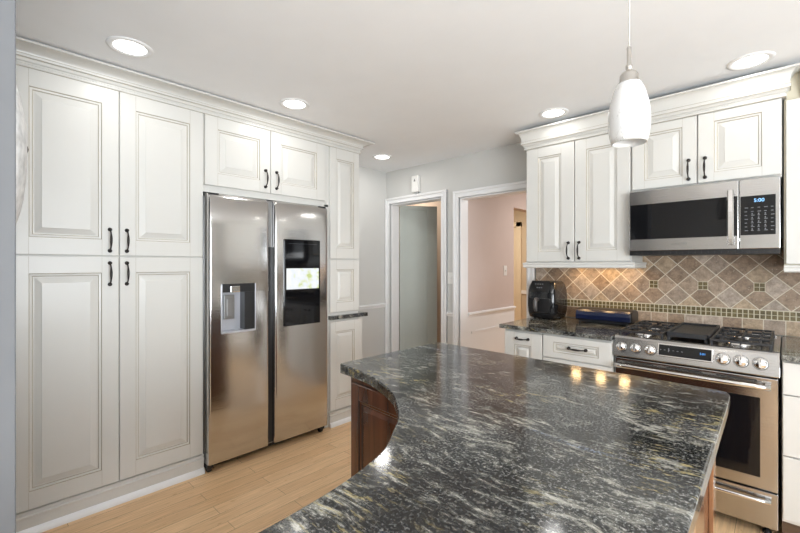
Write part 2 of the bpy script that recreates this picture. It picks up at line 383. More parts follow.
# door casings: stepped profile boards, mitred look
def casing(name, x0, x1, ztop, wd, y=YW, left_w=None):
    b = MB()
    for (ow, iw, t) in ((0, 0, 0.014), (0, -0.045, 0.022), (0.0, -0.062, 0.028)):
        pass
    def frame(o, i, t):   # o outward from opening, i inner start
        b.box(x0-o, x0-i, y-t, y, 0, ztop+i); b.box(x1+i, x1+o, y-t, y, 0, ztop+i); b.box(x0-o, x1+o, y-t, y, ztop+i, ztop+o)
    frame(wd, 0.004, 0.014); frame(wd, wd-0.022, 0.026); frame(0.018, 0.004, 0.019)
    # jamb lining
    b.box(x0-.002, x0+.012, y-.002, y+0.127, 0, ztop); b.box(x1-.012, x1+.002, y-.002, y+.127, 0, ztop); b.box(x0, x1, y-.002, y+.127, ztop-.012, ztop+.002)
    return struct(b.build(name, WHITE, bevel=0.002))
casing('door_casing_1', -3.335, -2.588, 2.045, 0.070)
casing('door_casing_2', -2.362, -1.64, 2.01, 0.070)
# the open door
d = struct(thing('door_1', None, None, (-3.318, 3.492, 0.01), math.radians(52.8)))
b = MB(); b.box(0, 0.458, 0, 0.035, 0, 2.035)
for a in ((0.0, 0.05), (0.33, 0.452)): b.box(a[0], a[1], -0.014, 0, 0.01, 2.03)
for a in ((0.01, 0.10), (1.985, 2.03)): b.box(0.05, 0.33, -0.014, 0, a[0], a[1])
b.build('door_slab', SAGE, d, bevel=0.002)
# chair rails, baseboards
def rail(name, path, z):
    b = MB(); b.sweep(path, [(0, z), (.010, z+.004), (.014, z+.02), (.026, z+.030), (.026, z+.042), (0, z+.048)]); return struct(b.build(name, WHITE))
rail('trim_4', [(XW, 2.10), (XW, YW)], 0.842)
rail('trim_5', [(-2.516, YW), (-2.434, YW)], 0.815)
b = MB(); b.box(XW, XW+.014, 2.40, YW, 0, 0.11); struct(b.build('baseboard_left', WHITE))
b = MB(); b.box(-2.516, -2.434, YW-.014, YW, 0, 0.11); struct(b.build('baseboard_back', WHITE))

# ------------------------------------------------------------------ backsplash
def clip(poly, a, bb, c):   # keep a*x+b*z<=c
    out = []
    for i in range(len(poly)):
        p, q = poly[i], poly[(i+1) % len(poly)]; fp = a*p[0]+bb*p[1]-c; fq = a*q[0]+bb*q[1]-c
        if fp <= 0: out.append(p)
        if fp*fq < 0: t = fp/(fp-fq); out.append((p[0]+(q[0]-p[0])*t, p[1]+(q[1]-p[1])*t))
    return out
bs = thing('tile_backsplash', 'travertine backsplash of diagonal tiles with an olive glass mosaic band behind range', 'backsplash', (0, YW, 0))
b = MB(); b.box(-1.562, 2.39, -0.0106, -0.0005, 0.917, 1.50); b.build('grout', GROUT, bs)
b = MB(); lay = b.bm.loops.layers.float_color.new('tint')
TI = [(0.33, 0.255, 0.19), (0.27, 0.205, 0.15), (0.37, 0.30, 0.235), (0.28, 0.215, 0.16), (0.38, 0.33, 0.285), (0.31, 0.26, 0.215), (0.41, 0.33, 0.24)]
def tile(poly):
    if len(poly) < 3: return
    A = abs(sum(poly[i][0]*poly[(i+1) % len(poly)][1]-poly[(i+1) % len(poly)][0]*poly[i][1] for i in range(len(poly))))/2
    if A < 1e-4: return
    k = random.uniform(0.90, 1.14); c = random.choice(TI); c = (c[0]*k, c[1]*k*.93, c[2]*k*.86, 1)
    cx = sum(p[0] for p in poly)/len(poly); cz = sum(p[1] for p in poly)/len(poly)
    r0 = [(x, -0.008, z) for x, z in poly]; r1 = [(x, -0.0112, z) for x, z in poly]
    r2 = [(x+(cx-x)*0.03, -0.012, z+(cz-z)*0.03) for x, z in poly]
    nf = len(b.bm.faces); b.rings([r0, r1, r2], cap0=False); b.bm.faces.ensure_lookup_table()
    for f in b.bm.faces[nf:]:
        for l in f.loops: l[lay] = c
D = 0.1415; G = 0.0036; X0 = -0.68; Z0 = 1.061
INS = [(X0, Z0+D), (X0+2*D, Z0+D), (X0+4*D, Z0+D), (X0+6*D, Z0+D)]
for i in range(-8, 23):
    for j in range(-1, 5):
        for (cx, cz) in ((X0+(i+.5)*D, Z0+j*D), (X0+i*D, Z0+(j+.5)*D)):
            h = D/2-G
            p = [(cx-h, cz), (cx, cz-h), (cx+h, cz), (cx, cz+h)]
            for ix, iz in INS:
                if abs(cz-iz) < .01 and abs(cx-ix) < D*.6:
                    p = clip(p, 1, 0, ix-.028) if cx < ix else clip(p, -1, 0, -(ix+.028))
                if abs(cx-ix) < .01 and abs(cz-iz) < D*.6:
                    p = clip(p, 0, 1, iz-.028) if cz < iz else clip(p, 0, -1, -(iz+.028))
            for args in ((-1, 0, 1.559), (1, 0, 2.385), (0, -1, -(Z0+.004)), (0, 1, 1.50 if cx < 0.0 else 1.50)):
                if p: p = clip(p, *args)
            if p: tile(p)
x = -1.559
xs = [-1.559]+[-1.496+0.1*k for k in range(39)]
for k in range(len(xs)-1):
    tile([(xs[k]+.002, .918), (xs[k+1]-.002, .918), (xs[k+1]-.002, 1.003), (xs[k]+.002, 1.003)])
b.build('stone_tiles', TILE, bs, fix=True)
b = MB(); b.box(-1.562, 2.39, -0.0112, -0.005, 1.0055, 1.0625, 1)
n = 0; x = -1.560
while x < 2.36:
    for r in range(2):
        z = 1.0085+r*.0268; b.box(x+.0025, x+.0240, -0.0125, -0.009, z, z+.0235, 0)
    x += .0268
for ix, iz in INS:
    b.box(ix-.027, ix+.027, -0.0112, -0.005, iz-.027, iz+.027, 1)
    for a in (-1, 0):
        for c in (-1, 0): b.box(ix+a*.0255+.0015, ix+a*.0255+.024, -.0125, -.009, iz+c*.0255+.0015, iz+c*.0255+.024, 0)
b.build('glass_mosaic', [MOSAIC, MOSGROUT], bs)

# ------------------------------------------------------------------ cabinet parts (local: x width, front towards -y)
def door(parent, x0, x1, z0, z1, s=0.078, sb=None, y=0.0, name='cabinet_door', slope=0.026, mats=None, joints=True, rail_s=None, label=None):
    b = MB(); sz = rail_s or s
    def R(i, iz, yy): return [(x0+i, yy, z0+iz), (x1-i, yy, z0+iz), (x1-i, yy, z1-iz), (x0+i, yy, z1-iz)]
    th = .020
    seq = [(0, 0, th), (0, 0, .003), (.003, .003, 0), (s, sz, 0), (s+.0035, sz+.0035, .005), (s+.013, sz+.013, .006), (s+.0165, sz+.0165, .010), (s+.022, sz+.022, .010), (s+.022+slope, sz+.022+slope, .0025), (s+.024+slope, sz+.024+slope, .001)]
    b.rings([R(i, iz, y+yy-th) for i, iz, yy in seq], [0, 0, 0, 1, 0, 1, 0, 0, 0])
    if joints:
        yy = y-th
        for xx in (x0+s, x1-s):
            b.box(xx-.0006, xx+.0006, yy-.0003, yy+.001, z0+.003, z0+sz, 1); b.box(xx-.0006, xx+.0006, yy-.0003, yy+.001, z1-sz, z1-.003, 1)
    o = b.build(name, mats or [CREAM, GLAZE], parent)
    if label: o['label'] = label
    return o
def slab_front(parent, x0, x1, z0, z1, name='drawer', m=None):
    b = MB(); b.box(x0, x1, -.02, 0, z0, z1); return b.build(name, m or CREAM, parent, bevel=.002)
def bow_handle(parent, x, z, length=0.118, vertical=True, y=-.02):
    b = MB(); h = length/2; pts = []; rr = []
    n = 14
    for k in range(n+1):
        t = -1+2*k/n; out = 0.030*(1-abs(t)**3.2)+0.006
        wob = 0.0042+0.0022*math.cos(t*PI*1.0)
        a = t*h
        pts.append((x, y-out, z+a) if vertical else (x+a, y-out, z)); rr.append(max(wob, .0038))
    b.tube(pts, rr, 8)
    for sg in (-1, 1):
        c = (x, y, z+sg*h) if vertical else (x+sg*h, y, z)
        b.lathe([(.0105, 0), (.011, -.002), (.008, -.005), (.0055, -.010), (.0085, -.014), (.0075, -.019), (.002, -.021)], c, 12, 'y')
    return b.build('handle', BRONZE, parent)

# ------------------------------------------------------------------ left wall cabinets: local x = world y, rotz 90deg
XF = -2.74+0.02     # front of the carcasses; doors stand 20 mm proud of this minus
LX = -2.74
def left_thing(name, label, cat): return thing(name, label, cat, (LX-0.0, 0, 0), PI/2)
# pantry
p = left_thing('pantry_cabinet', 'tall cream four-door pantry cabinet at the left, left of the refrigerator', 'cabinet')
b = MB(); b.box(0.075, 1.028, 0.0, 0.66, 0, 2.335); b.build('cabinet_body', CREAM, p)
b = MB(); b.sweep([(0.075, 0.0), (1.03, 0.0)], [(0, 0.0), (.018, 0.0), (.018, .082), (.022, .086), (.022, .094), (.014, .098), (.014, .106), (.019, .110), (.019, .116), (0, .120)]); b.build('plinth', CREAM, p)
for (a, c, hx) in ((0.115, 0.569, 0.527), (0.573, 1.024, 0.607)):
    for (z0, z1, zh) in ((0.124, 1.386, 1.292), (1.392, 2.318, 1.478)):
        dd = door(p, a, c, z0, z1, rail_s=0.088); bow_handle(dd, hx, zh)
# over the refrigerator
p = left_thing('wall_cabinet', 'short cream two-door cabinet directly above the refrigerator', 'cabinet')
b = MB(); b.box(1.030, 2.028, 0.0, 0.66, 1.818, 2.335); b.box(1.985, 2.028, 0, .66, 0, 1.835); b.build('cabinet_body', CREAM, p)
for (a, c, hx) in ((1.036, 1.497, 1.456), (1.501, 1.983, 1.544)):
    dd = door(p, a, c, 1.862, 2.318, s=0.082, rail_s=0.082, slope=.03); bow_handle(dd, hx, 1.962)
# narrow tower upper half
p = left_thing('wall_cabinet', 'narrow tall cream cabinet right of the refrigerator, above its small granite ledge', 'cabinet')
b = MB(); b.box(2.030, 2.350, 0.0, 0.66, 0.918, 2.335); b.build('cabinet_body', CREAM, p)
door(p, 2.034, 2.347, 1.392, 2.318, s=0.062, rail_s=.09, slope=.018); door(p, 2.034, 2.347, 0.945, 1.384, s=0.062, rail_s=0.08, slope=.018)
# narrow base
p = left_thing('base_cabinet', 'narrow cream base cabinet under the small granite ledge right of the refrigerator', 'cabinet')
b = MB(); b.box(2.030, 2.396, 0.0, 0.66, 0, 0.885); b.build('cabinet_body', CREAM, p)
door(p, 2.034, 2.345, 0.13, 0.868, s=.052, rail_s=.085, slope=.018)
b = MB(); b.sweep([(2.03, 0.0), (2.396, 0.0)], [(0, 0.0), (.018, 0.0), (.018, .082), (.022, .086), (.022, .094), (.014, .098), (.014, .106), (.019, .110), (.019, .116), (0, .120)]); b.build('plinth', CREAM, p)
b = MB(); b.box(2.030, 2.435, -0.035, 0.66, 0.885, 0.918); o = b.build('granite_ledge', GRANITE2, None, (LX, 0, 0), (0, 0, PI/2), bevel=.003); tag(o, 'small black granite ledge on narrow cream base cabinet beside the refrigerator', 'countertop')
# white shoe mouldings on the floor
b = MB(); b.sweep([(0.075, -.018), (1.03, -.018)], [(0, 0), (.020, 0), (.019, .012), (.012, .026), (0, .034)]); struct(b.build('trim_6', WHITE, None, (LX, 0, 0), (0, 0, PI/2)))
b = MB(); b.sweep([(2.03, -.018), (2.396, -.018)], [(0, 0), (.020, 0), (.019, .012), (.012, .026), (0, .034)]); struct(b.build('trim_7', WHITE, None, (LX, 0, 0), (0, 0, PI/2)))

def crown(name, label, path, z0, z1, proj, x0=0.0):
    """fascia with a bead row and a cove up to z1"""
    t = thing(name, label, 'moulding')
    zc = z0+(z1-z0)*0.60 if z1-z0 < .12 else z0+.066
    prof = [(0, z0), (.014, z0), (.017, z0+.004), (.017, z0+.010), (.012, z0+.012), (.012, z0+.024), (.018, z0+.027), (.022, z0+.036), (.024, z0+.040), (.032, z0+.043), (.034, zc-.006), (.030, zc)]
    for k in range(1, 8):
        a = k/7*PI/2
        prof.append((.030+(proj-.040)*(1-math.cos(a)), zc+(z1-.012-zc)*math.sin(a)))
    prof += [(proj, z1-.010), (proj, z1), (0, z1)]
    b = MB(); b.sweep(path, prof); b.build('cornice', CREAM, t)
    # bead row
    b = MB()
    for i in range(len(path)-1):
        A, B = Vector(path[i]), Vector(path[i+1]); dd = (B-A); ln = dd.length; dd.normalize(); nn = Vector((dd.y, -dd.x))
        k = int(ln/.013)
        for q in range(k):
            c = A+dd*((q+.5)*ln/k)+nn*.0135; hx = abs(dd.x)*.004+abs(nn.x)*.003; hy = abs(dd.y)*.004+abs(nn.y)*.003
            b.box(c.x-hx, c.x+hx, c.y-hy, c.y+hy, z0+.0135, z0+.0225)
    b.build('bead_row', CREAM, t)
    b = MB()
    for zz, pp in ((z0+.0425, .0325), (z0-.001, .0145), (zc-.0045, .0342)):
        b.sweep(path, [(pp-.003, zz-.0008), (pp+.0007, zz-.0008), (pp+.0007, zz+.0010), (pp-.003, zz+.0010)])
    b.build('glaze_lines', GLAZE, t)
    return t
crown('crown_moulding', 'long cream crown moulding above the pantry and refrigerator cabinets', [(LX+.0, .07), (LX+.0, 2.350), (XW, 2.350)][:3], 2.322, 2.422, 0.103)
# dark strip above the crown; its colour stands in for the gap's shade
sbox('crown_gap_shade', GAPM, XW, LX+.055, .075, 2.40, 2.423, HC)

# ------------------------------------------------------------------ refrigerator
fr = thing('refrigerator', 'stainless side-by-side refrigerator with dispenser and lit touch screen', 'refrigerator', (-2.66, 0, 0), PI/2)
b = MB(); b.box(1.033, 1.975, .075, .70, .035, 1.79); b.build('cabinet_body', STEELD, fr, bevel=.004)
def fridge_door(y0, y1, cut=None):
    """slab with softly curved front; optional rectangular recess"""
    b = MB(); z0, z1 = .058, 1.806; n = 12
    def yf(u): return -0.005*(1-(2*u-1)**4)
    us = sorted(set([0, .015, .04]+[i/n for i in range(1, n)]+[.96, .985, 1]+([(cut[0]-y0)/(y1-y0), (cut[1]-y0)/(y1-y0)] if cut else [])))
    zs = [z0, z0+.004, .4, .8, 1.2, 1.6, 1.77, 1.79, 1.80, z1]
    if cut: zs = sorted(zs+[cut[2], cut[3]])
    def P(u, z):
        y = yf(u)
        if z > 1.77: y += .030*((z-1.77)/(z1-1.77))**2
        if z < z0+.002: y += .004
        e = min(u, 1-u)
        if e < 1e-6: y += .012
        return (y0+(y1-y0)*u, y, z)
    g = [[b.bm.verts.new(P(u, z)) for u in us] for z in zs]
    for j in range(len(zs)-1):
        for i in range(len(us)-1):
            if cut:
                uc = y0+(y1-y0)*(us[i]+us[i+1])/2; zc = (zs[j]+zs[j+1])/2
                if cut[0] < uc < cut[1] and cut[2] < zc < cut[3]: continue
            f = b.bm.faces.new((g[j][i], g[j][i+1], g[j+1][i+1], g[j+1][i])); f.smooth = True
    bk = [b.bm.verts.new((yy, .07, zz)) for yy, zz in ((y0, z0), (y1, z0), (y1, z1), (y0, z1))]
    b.bm.faces.new([bk[0]]+[g[j][0] for j in range(len(zs))]+[bk[3]])
    b.bm.faces.new([bk[1]]+[g[j][-1] for j in range(len(zs))]+[bk[2]])
    b.bm.faces.new([bk[0], bk[1]]+[g[0][i] for i in reversed(range(len(us)))])
    b.bm.faces.new([bk[3], bk[2]]+[g[-1][i] for i in reversed(range(len(us)))])
    if not cut: b.bm.faces.new(bk)
    return b.build('door', FSTEEL, fr)
CUT = (1.116, 1.345, .893, 1.215)
fd = fridge_door(1.036, 1.452, CUT)
# dispenser recess
b = MB(); a0, a1, c0, c1 = CUT
b.box(a0-.002, a1+.002, .062, .067, c0, c1, 0)
b.box(a0-.003, a0+.003, -.013, .066, c0, c1, 0); b.box(a1-.075, a1+.003, -.006, .066, c0+.01, c1, 1)
b.box(a1-.003, a1+.003, -.013, .066, c0, c1, 0)
b.box(a0, a1, -.013, .066, c0-.003, c0+.010, 0); b.box(a0, a1, -.008, .066, c1-.055, c1+.001, 1)
b.build('water_dispenser', [SILVER, BLACK], fd, bevel=.002)
b = MB(); b.box(a0+.055, a0+.120, -.014, .02, c1-.056, c1-.014); b.build('dispenser_spout', CHROME, fd, bevel=.004)
b = MB(); b.box(a0+.034, a0+.106, .040, .061, c0+.085, c1-.075); b.box(a0+.050, a0+.090, .034, .041, c0+.10, c1-.10, 0); b.build('dispenser_paddle', STEELD, fd, bevel=.004)
fd2 = fridge_door(1.497, 1.965)
b = MB(); b.box(1.566, 1.879, -.0155, .0, .890, 1.531); b.build('touch_screen', BLACKG, fd2, bevel=.003)
b = MB(); b.box(1.582, 1.865, -.0165, -.0150, 1.160, 1.315); b.build('lit_map', SCREEN, fd2)
b = MB()
b.box(1.60, 1.845, -.0162, -.0152, 1.498, 1.4992)
b.build('screen_lines', mat('dim_screen_line', (.06, .065, .075), .3, var=.02), fd2)
b = MB(); b.box(1.452, 1.497, .040, .068, .06, 1.47, 0); b.box(1.455, 1.494, .034, .068, 1.47, 1.80, 1); b.build('handle_channel', [BLACK, STEELD], fr)
for yy in (1.040, 1.885):
    b = MB(); b.box(yy, yy+.065, .01, .10, 1.79, 1.806); b.build('hinge_cover', BLACK, fr, bevel=.003)
for yy in (1.055, 1.925):
    b = MB(); b.lathe([(.024, -.012), (.027, -.008), (.027, .008), (.024, .012)], (yy, .05, .027), 16, 'x'); b.box(yy-.02, yy+.02, .02, .08, .03, .056); b.build('foot', BLACK, fr)
b = MB(); b.box(1.05, 1.96, .085, .10, .012, .06); b.build('kick_plate', BLACK, fr)

# ------------------------------------------------------------------ island
cut = []
ctrl = [(-1.385, 1.088), (-1.292, 1.079), (-1.169, 1.058), (-1.017, .998), (-.928, .948), (-.846, .879), (-.787, .822), (-.738, .753), (-.678, .66), (-.646, .567), (-.628, .483), (-.617, .392), (-.612, .319)]
def catmull(P, n=4):
    out = []
    for i in range(len(P)-1):
        p0, p1, p2, p3 = [Vector(P[max(0, min(len(P)-1, i+k))]) for k in (-1, 0, 1, 2)]
        for k in range(n):
            t = k/n; out.append(tuple(0.5*((2*p1)+(p2-p0)*t+(2*p0-5*p1+4*p2-p3)*t*t+(3*p1-p0-3*p2+p3)*t**3)))
    return out+[tuple(P[-1])]
curve = catmull(ctrl)
top = [(-.60, .05), (-.104, .05), (-.113, .785), (-.127, 1.60), (-.131, 1.715), (-.140, 1.745), (-.165, 1.757), (-1.385, 1.778), (-1.398, 1.766), (-1.403, 1.118), (-1.399, 1.099)]
poly = top+curve+[(-.606, .15)]
b = MB(); b.prism(poly, .874, .914); o = b.build('island_countertop', GRANITE, bevel=.006, seg=3)
tag(o, 'polished black veined granite island top with curved edge', 'countertop')
isl = thing('kitchen_island', 'dark cherry kitchen island base under the curved granite top', 'island')
b = MB(); b.prism([(-.53, .15), (-.178, .15), (-.178, 1.715), (-1.335, 1.715), (-1.335, 1.105), (-.93, 1.075), (-.72, .86), (-.60, .66), (-.56, .5)], 0.0, .874); b.build('cabinet_body', CHERRY, isl, bevel=.002)
pe = bpy.data.objects.new('door_mount', None)
# curved-side door: rotate mesh by hand so that it stays a part of the island
ang = math.atan2(-.030, .405)
od = door(isl, 0.03, 0.400, 0.12, 0.852, s=.048, rail_s=.062, slope=.012, mats=[CHERRY, CHERRYG], name='cabinet_door'); od.location = (-1.335, 1.107, 0); od.rotation_euler = (0, 0, ang)
bpy.data.objects.remove(pe)
# end panels towards the range side
b = MB()
for (y0, y1) in ((.20, .66), (.70, 1.18), (1.22, 1.69)):
    for a in ((y0, y1, .10, .17), (y0, y1, .78, .855), (y0, y0+.06, .17, .78), (y1-.06, y1, .17, .78)): b.box(-.178, -.166, a[0], a[1], a[2], a[3])
b.build('side_panel', wood_mat('glossy_honey_cherry', (0.20, 0.085, 0.036), (0.34, 0.155, 0.070), 0.12, 1.0, (14, 14, 1.2)), isl, bevel=.002)

# ------------------------------------------------------------------ range wall base cabinets
p = thing('base_cabinet', 'narrow cream base cabinet at the left end of the range wall, under the air fryer', 'cabinet', (0, 2.66, 0))
b = MB(); b.box(-1.470, -1.187, 0, .68, .10, .885); b.box(-1.470, -1.187, .06, .68, 0, .10); b.build('cabinet_body', CREAM, p)
dd = door(p, -1.466, -1.189, .13, .870, s=.075, rail_s=.088, slope=.01, y=0); 
dd2 = bow_handle(dd, -1.328, .826, .085, False)
p = thing('base_cabinet', 'cream drawer base cabinet between narrow cabinet and the range', 'cabinet', (0, 2.66, 0))
b = MB(); b.box(-1.185, -.752, 0, .68, .10, .885); b.box(-1.185, -.752, .06, .68, 0, .10); b.build('cabinet_body', CREAM, p)
for (z0, z1, zh) in ((.728, .872, .806), (.43, .722, .665), (.13, .424, .365)):
    dr = door(p, -1.181, -.756, z0, z1, s=.072, rail_s=.038 if z0 > .7 else .06, slope=.004 if z0 > .7 else .02, name='drawer', joints=False); bow_handle(dr, -.955, zh, .105, False)
b = MB(); b.box(-1.500, -.752, 2.622, 3.345, .886, .914); o = b.build('countertop', GRANITE2, bevel=.004, seg=3); tag(o, 'black speckled granite countertop left of the range under the air fryer', 'countertop')
p = thing('base_cabinet', 'plain cream drawer base cabinet right of the range', 'cabinet', (0, 2.66, 0))
b = MB(); b.box(-.010, 2.39, 0, .68, .12, .885); b.build('cabinet_body', CREAM, p)
b = MB(); b.box(-.010, 2.39, .06, .68, 0, .12); b.build('toe_kick', wood_mat('brown_toe_kick', (.10, .06, .035), (.16, .1, .06), .5, 0, (2, 2, 20)), p)
for z0, z1 in ((.73, .880), (.441, .724), (.138, .435)): slab_front(p, -.007, .60, z0, z1); 
for z0, z1 in ((.73, .880), (.441, .724), (.138, .435)): slab_front(p, .604, 1.196, z0, z1); slab_front(p, 1.2, 1.79, z0, z1); slab_front(p, 1.794, 2.385, z0, z1)
b = MB(); b.box(-.013, 2.395, 2.622, 3.345, .888, .916); o = b.build('countertop', GRANITE2, bevel=.004, seg=3); tag(o, 'black granite countertop right of the range at the photo edge', 'countertop')

# ------------------------------------------------------------------ upper cabinets
YU = 3.03
p = thing('wall_cabinet', 'cream two-door wall cabinet with light rail, left of the microwave', 'cabinet', (0, YU+.02, 0))
b = MB(); b.box(-1.493, -.748, 0, .29, 1.352, 2.26); b.build('cabinet_body', CREAM, p)
b = MB(); b.sweep([(-1.493, .29), (-1.493, -.0), (-.748, -.0), (-.748, .29)], [(-.02, 1.318), (.018, 1.318), (.024, 1.324), (.022, 1.340), (.026, 1.348), (.026, 1.358), (.0, 1.362), (-.02, 1.355)]); b.build('light_rail', CREAM, p)
dd = door(p, -1.490, -1.120, 1.366, 2.250, s=.095, rail_s=.075, slope=.022); bow_handle(dd, -1.160, 1.447, .115)
dd = door(p, -1.114, -.752, 1.366, 2.250, s=.08, rail_s=.078, slope=.022); bow_handle(dd, -1.083, 1.447, .115)
p = thing('wall_cabinet', 'short cream two-door wall cabinet directly above the microwave', 'cabinet', (0, YU+.02, 0))
b = MB(); b.box(-.744, -.012, 0, .29, 1.822, 2.26); b.build('cabinet_body', CREAM, p)
dd = door(p, -.741, -.390, 1.836, 2.250, s=.072, rail_s=.055, slope=.026); bow_handle(dd, -.430, 1.925, .115)
dd = door(p, -.384, -.015, 1.836, 2.250, s=.078, rail_s=.055, slope=.026); bow_handle(dd, -.349, 1.925, .115)
crown('crown_moulding', 'cream crown moulding above the wall cabinets over the microwave', [(-1.493, YW), (-1.493, YU+.01), (-.010, YU+.01), (-.010, YU+.047)], 2.252, 2.395, 0.068)
p = thing('wall_cabinet', 'cream wall cabinet at the right edge of photo, right of microwave', 'cabinet', (0, YU+.02, 0))
b = MB(); b.box(-.004, 2.39, 0.01, .29, 1.335, 2.24); b.box(.0, 2.39, 0.028, .29, 2.24, 2.40); b.build('cabinet_body', mat('shaded_cream_paint', (.66, .61, .48), .35, var=.02), p)  # cream with the yellowish shade of this corner painted in
b = MB(); b.box(.004, .44, -.012, .01, 1.345, 2.232); b.build('cabinet_door', CREAM, p, bevel=.003)
for xx in (.446, .932, 1.418, 1.904):
    b = MB(); b.box(xx, xx+.48, -.012, .01, 1.345, 2.232); b.build('cabinet_door', CREAM, p, bevel=.003)
b = MB(); b.sweep([(-.004, .0), (2.39, .0)], [(-.02, 1.300), (.012, 1.300), (.018, 1.306), (.016, 1.322), (.02, 1.328), (.02, 1.338), (-.02, 1.338)]); b.build('light_rail', CREAM, p)
t = thing('crown_moulding', 'short crown moulding over the rightmost wall cabinet', 'moulding')
b = MB(); b.sweep([(.062, YU+.05), (2.39, YU+.05)], [(-.05, 2.242), (.014, 2.242), (.018, 2.27), (.03, 2.30), (.04, 2.33), (.06, 2.385), (.06, 2.395), (-.05, 2.395)]); b.build('cornice', CREAM, t)

# ------------------------------------------------------------------ microwave
mw = thing('microwave', 'stainless over-the-range microwave with black window and keypad', 'microwave', (0, 2.97, 0))
b = MB(); b.box(-.742, -.018, .02, .370, 1.405, 1.817); b.build('housing', STEELD, mw)
b = MB(); b.box(-.742, -.018, .012, .30, 1.402, 1.430, 0)
for k in range(22): b.box(-.72+.031*k, -.70+.031*k, .008, .014, 1.410, 1.422, 0)
b.build('vent_grille', BLACK, mw)
b = MB(); b.box(-.742, -.190, -.005, .02, 1.430, 1.816); md = b.build('door', STEEL, mw, bevel=.003)
b = MB(); b.box(-.734, -.195, -.0065, -.004, 1.504, 1.728); b.build('window', BLACKG, md)
b = MB()
hp = [(-.222, -.045-.012*math.sin(PI*k/10)*1.0, 1.455+.305*k/10) for k in range(11)]
rs = [[(x-.015, y+.004, z), (x-.009, y-.004, z), (x+.009, y-.004, z), (x+.015, y+.004, z), (x+.012, y+.010, z), (x-.012, y+.010, z)] for x, y, z in hp]
b.rings(rs); b.box(-.231, -.213, -.045, -.004, 1.475, 1.492); b.box(-.231, -.213, -.045, -.004, 1.725, 1.742); b.build('handle', CHROME, md)
text_mesh('brand_lettering', 'SAMSUNG', .018, GOLDREF, md, (-.47, -.0058, 1.470), (PI/2, 0, 0))
b = MB(); b.box(-.186, -.018, -.005, .02, 1.430, 1.816); mc = b.build('control_panel', STEEL, mw, bevel=.003)
b = MB(); b.box(-.181, -.036, -.0065, -.004, 1.506, 1.722); b.build('keypad_glass', BLACKG, mc)
text_mesh('display_digits', '5:00', .026, DIGIT, mc, (-.103, -.0072, 1.695), (PI/2, 0, 0))
b = MB()
for r in range(7):
    for c in range(5):
        wdt = .010 if (r+c) % 3 else .014; xx = -.163+.027*c; zz = 1.655-.021*r
        b.box(xx, xx+wdt, -.0072, -.0064, zz, zz+.0035)
        if r > 1 and 0 < c < 4: b.box(xx+.002, xx+.007, -.0072, -.0064, zz+.006, zz+.013)
b.build('button_print', LEGEND, mc)

# ------------------------------------------------------------------ range
rg = thing('range', 'stainless slide-in gas range with six knobs and black oven window', 'range', (0, 0, 0))
RX0, RX1 = -.746, -.005
b = MB(); b.box(RX0+.004, RX1-.02, 2.70, 3.335, .05, .905); b.build('body', BLACK, rg)
b = MB(); b.box(RX0, RX1-.012, 2.69, 3.338, .900, .916); b.box(RX0+.02, RX1-.03, 3.25, 3.338, .916, .925); b.build('cooktop', STEEL, rg, bevel=.004)
# control panel: wedge with rounded top
prof = [(2.70, .918), (2.682, .919), (2.672, .914), (2.666, .905), (2.640, .803), (2.645, .799), (2.70, .799)]
b = MB(); b.rings([[(RX0, y, z) for y, z in prof], [(RX1-.012, y, z) for y, z in prof]]); cp = b.build('control_panel', STEEL, rg, bevel=.002)
sl = Vector((0, 2.666-2.640, .905-.803)).normalized(); nrm = Vector((0, -sl.z, sl.y))
tilt = math.atan2(sl.y, sl.z)
def onpanel(x, z, off=0.0):
    t = (z-.803)/(.905-.803); return Vector((x, 2.640+(2.666-2.640)*t, z))+nrm*off
b = MB(); 
b.box(-.125, .125, -.0025, .004, -.036, .036, 0); o = b.build('display_frame', CHROME, cp, onpanel(-.396, .866), (-tilt, 0, 0), bevel=.002)
b = MB(); b.box(-.118, .118, -.0035, .004, -.029, .029, 0); dg_ = b.build('display_glass', BLACKG, cp, onpanel(-.396, .866), (-tilt, 0, 0))
text_mesh('clock_digits', '5:01', .015, DIGITB, cp, onpanel(-.315, .868, .0040), (PI/2-tilt, 0, 0), .0002)
b = MB(); b.box(-.05, -.045, -.0042, -.003, -.01, .01)
for k in range(6): b.box(-.09+.02*k, -.082+.02*k, -.0040, -.003, -.003, 0)
b.build('panel_print', LEGEND, cp, onpanel(-.42, .868), (-tilt, 0, 0))
for kx in (-.703, -.629, -.556, -.232, -.160, -.087):
    pos = onpanel(kx, .857)
    b = MB(); b.lathe([(.031, .001), (.031, -.004), (.0285, -.007), (.0285, -.0075)], (0, 0, 0), 32, 'y', mi=1)
    b.lathe([(.0275, -.006), (.0265, -.010), (.0245, -.026), (.0225, -.030), (.0001, -.031)], (0, 0, 0), 32, 'y', mi=0)
    b.box(-.0045, .0045, -.036, -.028, -.021, .021, 0)
    k_ = b.build('knob', [CHROME, BLACK], rg, pos, (-tilt, 0, 0))
    b = MB(); b.box(-.0012, .0012, -.0366, -.0358, .004, .020); b.build('indicator_mark', BLACK, k_)
